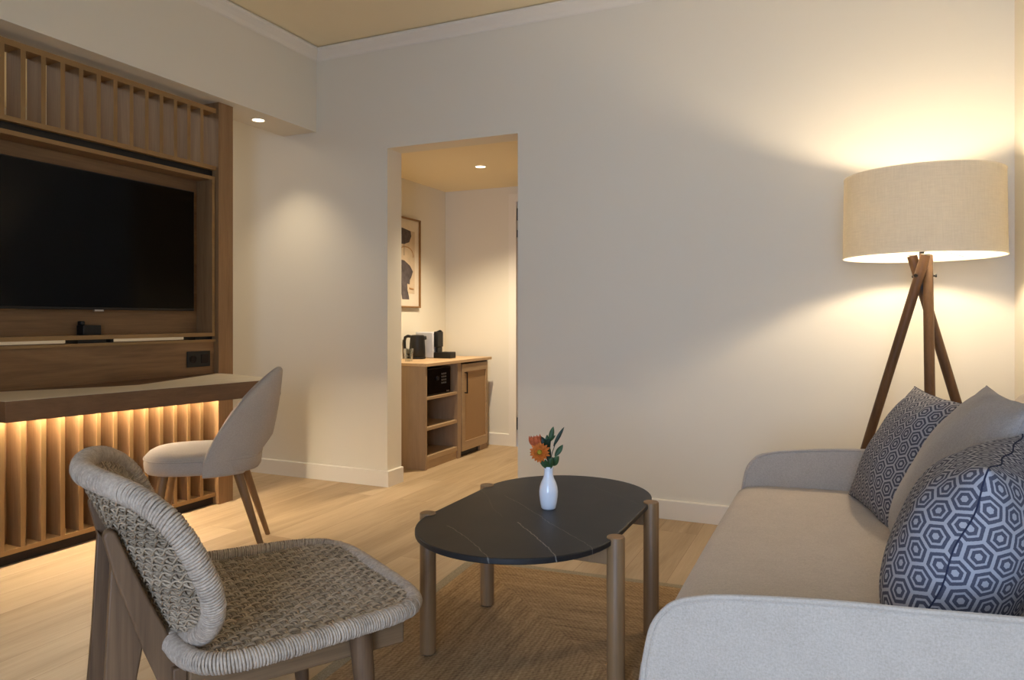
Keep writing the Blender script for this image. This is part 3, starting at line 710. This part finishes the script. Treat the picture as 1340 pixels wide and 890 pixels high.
# cushions
def pillow(name, label, mat, Wd, Ht, T, group=None, seed=1, pinch=.05, n=44):
    rn = random.Random(seed); ph = [rn.uniform(0, 6.28) for _ in range(8)]
    m = MB(); m.uv = []
    def pos(u, v, sgn):
        e = (1-abs(u)**2.2)*(1-abs(v)**2.2)
        th = T/2*max(0, e)**.52
        x = u*Wd/2*(1-pinch*(1-v*v)*abs(u)**3); y = v*Ht/2*(1-pinch*(1-u*u)*abs(v)**3)
        wr = .0035*math.sin(5*u+3*v+ph[0])*math.sin(4*v-2*u+ph[1])+.002*math.sin(11*u*v+ph[2]+5*u)
        ed = .008*max(0, abs(u)-.6)*math.sin(9*v+ph[3])+.008*max(0, abs(v)-.6)*math.sin(9*u+ph[4])
        return (x, y, sgn*(th+wr*min(1, e*3))+ed)
    for sgn in (1, -1):
        o = len(m.v)
        for j in range(n+1):
            for i in range(n+1):
                u, v = math.sin(PI/2*(2*i/n-1)), math.sin(PI/2*(2*j/n-1))
                m.v.append(pos(u, v, sgn)); m.uv.append(((u*.5+.5)*Wd/.45, (v*.5+.5)*Ht/.45))
        for j in range(n):
            for i in range(n):
                q = (o+j*(n+1)+i, o+j*(n+1)+i+1, o+(j+1)*(n+1)+i+1, o+(j+1)*(n+1)+i)
                m.f.append(q if sgn > 0 else q[::-1])
    G = n+1
    for base in (0, G*G):          # cloth-length coordinates, so the print does not stretch at the seam
        for j in range(G):
            row = [0.0]
            for i in range(1, G): row.append(row[-1]+math.dist(m.v[base+j*G+i], m.v[base+j*G+i-1]))
            for i in range(G): m.uv[base+j*G+i] = ((row[i]-row[-1]/2)/.45+3, m.uv[base+j*G+i][1])
        for i in range(G):
            cl = [0.0]
            for j in range(1, G): cl.append(cl[-1]+math.dist(m.v[base+j*G+i], m.v[base+(j-1)*G+i]))
            for j in range(G): m.uv[base+j*G+i] = (m.uv[base+j*G+i][0], (cl[j]-cl[-1]/2)/.45+3)
    o = m.build(name, mat, None, smooth=True, angle=80)
    seam = []
    for k in range(n): seam.append(pos(math.sin(PI/2*(2*k/n-1)), -1, 1))
    for k in range(n): seam.append(pos(1, math.sin(PI/2*(2*k/n-1)), 1))
    for k in range(n): seam.append(pos(math.sin(PI/2*(1-2*k/n)), 1, 1))
    for k in range(n): seam.append(pos(-1, math.sin(PI/2*(1-2*k/n)), 1))
    s2 = MB().tube(seam, .0014, 6, closed=True); so_ = s2.build('seam', M['seam'] if mat == M['hex'] else mat, o, smooth=True)
    return tag(o, label, 'cushion', group)
def orient(o, center, edge, upv):
    x = Vector(edge).normalized(); y = Vector(upv); y = (y-x*y.dot(x)).normalized(); z = x.cross(y)
    mt = Matrix((x, y, z)).transposed().to_4x4(); mt.translation = Vector(center)
    o.matrix_world = mt
c1 = pillow('throw_cushion', 'navy hexagon print cushion at the far sofa arm, below the floor lamp', M['hex'], .44, .42, .15, 'hexagon print cushions', 3)
orient(c1, (.19, 2.50, .645), (.22, -.95, -.02), (.20, 0, .36))
c2 = pillow('throw_cushion', 'plain grey linen cushion between the two hexagon print cushions', M['cushion_plain'], .46, .47, .16, None, 5)
orient(c2, (.26, 2.06, .675), (.03, -1, 0), (.24, 0, .41))
c3 = pillow('throw_cushion', 'navy hexagon print cushion at the near sofa arm, largest of the cushions', M['hex'], .47, .41, .24, 'hexagon print cushions', 9)
orient(c3, (.226, 1.620, .624), (-.28, -.96, 0), (.135, 0, .36))

# ------------------------------------------------------------------ floor lamp
LPX, LPY = .315, 3.36
lm = thing('floor_lamp', 'tripod floor lamp with wooden legs and wide linen drum shade in the corner', 'floor lamp', (LPX, LPY, 0))
SZ0, SZ1, SR0, SR1 = 1.312, 1.642, .292, .287
sh = part('lamp_shade', MB().lathe([(SR0, SZ0), (SR1, SZ1), (SR1-.0015, SZ1), (SR0-.0015, SZ0)], n=96, closed=True), M['shade'], lm, smooth=True)
MB().lathe([(SR0-.0018, SZ0+.004), (SR1-.0018, SZ1-.004), (SR1-.0025, SZ1-.004), (SR0-.0025, SZ0+.004)], n=96, closed=True).build('shade_lining', M['shade_in'], sh, smooth=True)
for z, r_ in ((SZ0, SR0), (SZ1, SR1)): MB().tube([(r_*math.cos(2*PI*k/72), r_*math.sin(2*PI*k/72), z) for k in range(72)], .0022, 6, closed=True).build('shade_rim', M['shade'], sh, smooth=True)
for k in range(3):
    a = 2*PI*k/3+.9; MB().tube([(0, 0, SZ0+.05), (.288*math.cos(a), .288*math.sin(a), SZ0+.012)], .0016, 6).build('shade_spoke', M['silver'], sh, smooth=True)
PZ = 1.235
for k, ang in enumerate((30, 150, 270)):
    a = math.radians(ang); o_ = Vector((math.cos(a), math.sin(a), 0)); tn = Vector((-math.sin(a), math.cos(a), 0))
    foot = o_*.385+tn*.0; piv = tn*.022
    top = piv+(piv-foot)*((1.318-PZ)/PZ)
    a0 = Vector((foot.x, foot.y, 0)); piv = Vector((piv.x, piv.y, PZ)); a1 = Vector((top.x, top.y, 1.318))
    a1 = piv+(piv-a0)*((1.318-PZ)/PZ)
    l_ = part('leg', MB().tube([a0, a0+(piv-a0)*.5, piv, a1], [.0165, .019, .019, .019], 20), M['lamp_wood'], lm, smooth=True)
    MB().tube([a1, a1+Vector((0, 0, .004))], .0175, 16).build('end_cap', M['silver'], l_, smooth=True)
    bo = piv+tn*.025; MB().tube([piv-tn*.01, bo], .0045, 10).tube([bo, bo+tn*.006], .007, 10).build('bolt', M['black'], l_, smooth=True)
part('stem', MB().tube([(0, 0, PZ-.05), (0, 0, SZ0+.09)], .009, 16), M['black'], lm, smooth=True)
part('bulb_socket', MB().lathe([(.0, .0), (.018, 0), (.02, .045), (.015, .05), (0, .05)], (0, 0, SZ0+.06), 20), M['black'], lm, smooth=True)
tag(part('bulb', MB().lathe([(0, 0), (.012, .002), (.016, .015), (.028, .04), (.032, .06), (.028, .08), (.015, .093), (0, .097)], (0, 0, SZ0+.11), 24), M['bulb'], lm, smooth=True), 'glowing warm bulb')
part('power_cord', MB().tube([(0, 0, PZ-.03), (.03, .02, 1.0), (.05, .05, .6), (.10, .12, .25), (.16, .2, .02), (.2, .3, .008), (.22, .46, .008)], .003, 8), M['black'], lm, smooth=True)

# ------------------------------------------------------------------ upholstered desk chair
dc = thing('desk_chair', 'beige upholstered chair with curved wrap-around back at the glowing desk', 'chair', (-2.615, 2.440, 0), math.radians(131.3))
rings = []
for z, s_ in ((.388, .90), (.392, .955), (.402, .985), (.43, 1.0), (.452, .995), (.466, .965), (.474, .90), (.479, .72), (.480, .4), (.480, .02)):
    rings.append([(x*s_, y*s_+.015, z+.008*(1-s_)*0) for x, y in superell(.232, .245, 3.0, 72)])
st_ = part('seat', MB().loft(rings), M['desk_chair'], dc, smooth=True, angle=80)
m = MB(); m.tube([(x*.988, y*.988+.015, .452) for x, y in superell(.235, .248, 3.0, 72)], .003, 6, closed=True); m.build('piping', M['desk_chair'], st_, smooth=True)
rings_o = []; NA, NZ = 56, 16
def back_pt(i, j, off):
    f_ = -1+2*i/NA; ph = f_*math.radians(86); a_ = abs(f_)
    zt = .425+.394*(1-min(1, a_)**2.1)**.85
    zb = .388 if a_ > .52 else .388+.14*(1-(a_/.52)**2)
    z = zb+(zt-zb)*j/NZ
    lean = max(0, (z-.39)/.45)
    rx = .252+off+.012*lean-.03*max(0, lean-.5); ry = .262+off
    return (math.sin(ph)*rx*(1-.32*max(0, lean)**1.6), .02-math.cos(ph)*ry-.135*(lean-.40*lean*lean)*max(0, math.cos(ph)), z)
m = MB(); TK = .036; cols = []
for i in range(NA+1):
    ring = [back_pt(i, j, 0) for j in range(NZ+1)]
    for q in range(1, 6):
        a = PI*q/6; p = back_pt(i, NZ, -TK/2+TK/2*math.cos(a)); ring.append((p[0], p[1], p[2]+TK*.5*math.sin(a)))
    ring += [back_pt(i, j, -TK) for j in range(NZ, -1, -1)]
    for q in range(1, 6):
        a = PI*q/6; p = back_pt(i, 0, -TK/2-TK/2*math.cos(a)); ring.append((p[0], p[1], p[2]-TK*.2*math.sin(a)))
    cols.append(ring)
m.loft(cols)
part('backrest', m, M['desk_chair'], dc, smooth=True, angle=80)
for sx in (-1, 1):
    part('leg', MB().tube([(sx*.15, .165, .392), (sx*.195, .225, 0)], [.021, .0115], 18), M['leg_wood'], dc, smooth=True)
    part('leg', MB().tube([(sx*.15, -.13, .392), (sx*.195, -.25, 0)], [.021, .0115], 18), M['leg_wood'], dc, smooth=True)

# ------------------------------------------------------------------ woven cord lounge chair
rc = thing('woven_lounge_chair', 'low teak lounge chair with woven grey cord seat and oval back', 'chair', (-1.2496, 1.3577, 0), -.54)
def rim(m, path, Rr, pitch=.0058, cr=.0033, seed=1):
    rn = random.Random(seed)
    pts = [Vector(p) for p in path]; n = len(pts); L = [0]
    for i in range(n): L.append(L[-1]+(pts[(i+1) % n]-pts[i]).length)
    tot = L[-1]; wraps = int(tot/pitch); cen = sum(pts, Vector())/n
    def at(s_):
        s_ %= tot; i = 0
        lo, hi = 0, n
        while hi-lo > 1:
            mid = (lo+hi)//2
            if L[mid] <= s_: lo = mid
            else: hi = mid
        return pts[lo].lerp(pts[(lo+1) % n], (s_-L[lo])/(L[lo+1]-L[lo]))
    for k in range(wraps):
        s_ = tot*k/wraps+rn.uniform(-.0006, .0006); c_ = at(s_); tg = (at(s_+.004)-at(s_-.004)).normalized()
        ou = (c_-cen); ou = (ou-tg*ou.dot(tg)).normalized(); b = tg.cross(ou)
        ti = rn.uniform(.10, .22); rr_ = Rr-cr*.6+rn.uniform(-.0007, .0007); ring = []
        for q in range(18):
            a = 2*PI*q/18
            ring.append(c_+ou*math.cos(a)*rr_+b*math.sin(a)*rr_+tg*rr_*ti*math.sin(a+.5))
        m.tube(ring, cr, 5, closed=True)
    m.tube(pts[::2], Rr-cr*1.2, 10, closed=True)
SHW, SHD, SN, SCY, SZ = .321, .266, 5.0, .015, .402
def seat_z(x, y):
    r2 = min(1, (abs(x/SHW)**2+abs((y-SCY)/SHD)**2)/1.3)
    return SZ-.022*(1-r2)+.012*(abs(x)/SHW)**4*0
def widen(y): return 1-.08*((y-SCY)/SHD)
path = [(x*widen(y+SCY), y+SCY, SZ-.010*max(0, y/SHD)**4) for x, y in superell(SHW, SHD, SN, 200)]
rim_o = MB(); rim(rim_o, path, .020, seed=4)
part('seat_rim', rim_o, M['cord_wrap'], rc, smooth=True, angle=180)
def weave(surf, hw, hh, n, sp, cords, cr, amp, m, rn, dirs=('u', 'v'), gap=0, over=0, step=.008, widenf=None):
    for d_ in dirs:
        A, B = (hw, hh) if d_ == 'u' else (hh, hw)     # strands run along B at fixed position across A
        k0 = -int(A/sp); idx = 0
        for k in range(k0, -k0+1):
            for c_ in range(cords):
                a = k*sp+(c_-(cords-1)/2)*cr*1.95+rn.uniform(-.0006, .0006)
                if abs(a) >= A*.985: continue
                ext = B*(1-(abs(a)/A)**n)**(1/n)
                N_ = max(3, int(2*ext/step)); pts = []; ph = rn.uniform(0, 6.28)
                for i in range(N_+1):
                    b = -ext+2*ext*i/N_
                    lift = amp*max(-1, min(1, 1.7*math.cos(PI*b/sp)))*(1 if (k % 2 == 0) else -1)*(1 if d_ == 'u' else -1)
                    wob = .0009*math.sin(b*60+ph)
                    x, y = (a+wob, b) if d_ == 'u' else (b, a+wob)
                    pts.append(surf(x, y, lift))
                m.tube(pts, cr*R.uniform(.9, 1.08), 5, flat=.8, cap=False)
m = MB()
def seat_s(x, y, l): return (x*widen(y+SCY), y+SCY, seat_z(x, y+SCY)+l+.004)
weave(seat_s, SHW-.006, SHD-.006, SN, .0195, 4, .0019, .0024, m, R)
part('seat_weave', m, M['cord'], rc, smooth=True, angle=180)
# oval back
PCY, PCZ = -.318, .569; UP = Vector((0, -.41, .912)).normalized(); NR = Vector((0, -.912, -.41))  # NR points behind the chair
PHW, PHH, PN = .311, .193, 2.8
def back_s(x, y, l):
    p = Vector((x+.03, PCY, PCZ))+UP*y+NR*(l-.091*(x/PHW)**2)
    return (p.x, p.y, p.z)
path = [back_s(x, y, 0) for x, y in superell(PHW, PHH, PN, 220)]
m = MB(); rim(m, path, .022, seed=8)
part('back_rim', m, M['cord_wrap'], rc, smooth=True, angle=180)
m = MB()
weave(lambda x, y, l: back_s(x, y, -.010+l), PHW-.006, PHH-.006, PN, .0172, 4, .00165, .0026, m, R)
part('back_front_weave', m, M['cord'], rc, smooth=True, angle=180)
m = MB()
weave(lambda x, y, l: back_s(x, y, .005+l), PHW-.006, PHH-.006, PN, .019, 4, .0018, .003, m, R)
# wavy paired cords along the length of the back
sp = .0185
for k in range(-11, 12):
    for s_ in (-1, 1):
        y0 = k*sp
        if abs(y0) > PHH*.96: continue
        ext = (PHW-.006)*(1-(abs(y0)/PHH)**PN)**(1/PN); N_ = int(2*ext/.005)
        ph = (k % 2)*PI/2+R.uniform(-.3, .3)
        pts = []
        for i in range(N_+1):
            x = -ext+2*ext*i/N_; wv = math.sin(2*PI*x/.066+ph)
            pts.append(back_s(x, y0+s_*wv*sp*.42+R.uniform(-.0004, .0004), .0105+.0014*math.cos(2*PI*x/.066+ph)*s_))
        m.tube(pts, .0021, 6, cap=False)
part('back_rear_weave', m, M['cord'], rc, smooth=True, angle=180)
for sx in (-1, 1):
    x = sx*.158
    post = [(-.374, .636), (-.370, .645), (-.361, .649), (-.351, .643), (-.322, .57), (-.293, .5), (-.248, .402), (-.215, .308), (-.208, .285), (-.262, .285), (-.275, .325), (-.302, .395), (-.355, .558)]
    part('back_post', MB().prism(post, 'X', x-.015, x+.015), M['rope_wood'], rc, bevel=.005, seg=3)
    xi = x-sx*.024
    leg = [(-.357, .575), (-.33, .54), (-.292, .45), (-.301, .394), (-.311, .335), (-.355, 0), (-.395, 0), (-.368, .351)]
    part('leg', MB().prism(leg, 'X', xi-.013, xi+.013), M['rope_wood'], rc, bevel=.003)
    xr = sx*.195
    part('side_rail', MB().box(xr-.013, xr+.013, -.225, .252, .288, .362), M['rope_wood_y'], rc, bevel=.004)
    part('leg', MB().tube([(sx*.222, .130, .39), (sx*.24, .158, .013)], [.027, .018], 20), M['rope_wood'], rc, smooth=True)
part('cross_rail', MB().box(-.19, .19, -.252, -.225, .288, .355), M['rope_wood'], rc, bevel=.003)
part('cross_rail', MB().box(-.19, .19, .15, .18, .295, .355), M['rope_wood'], rc, bevel=.003)
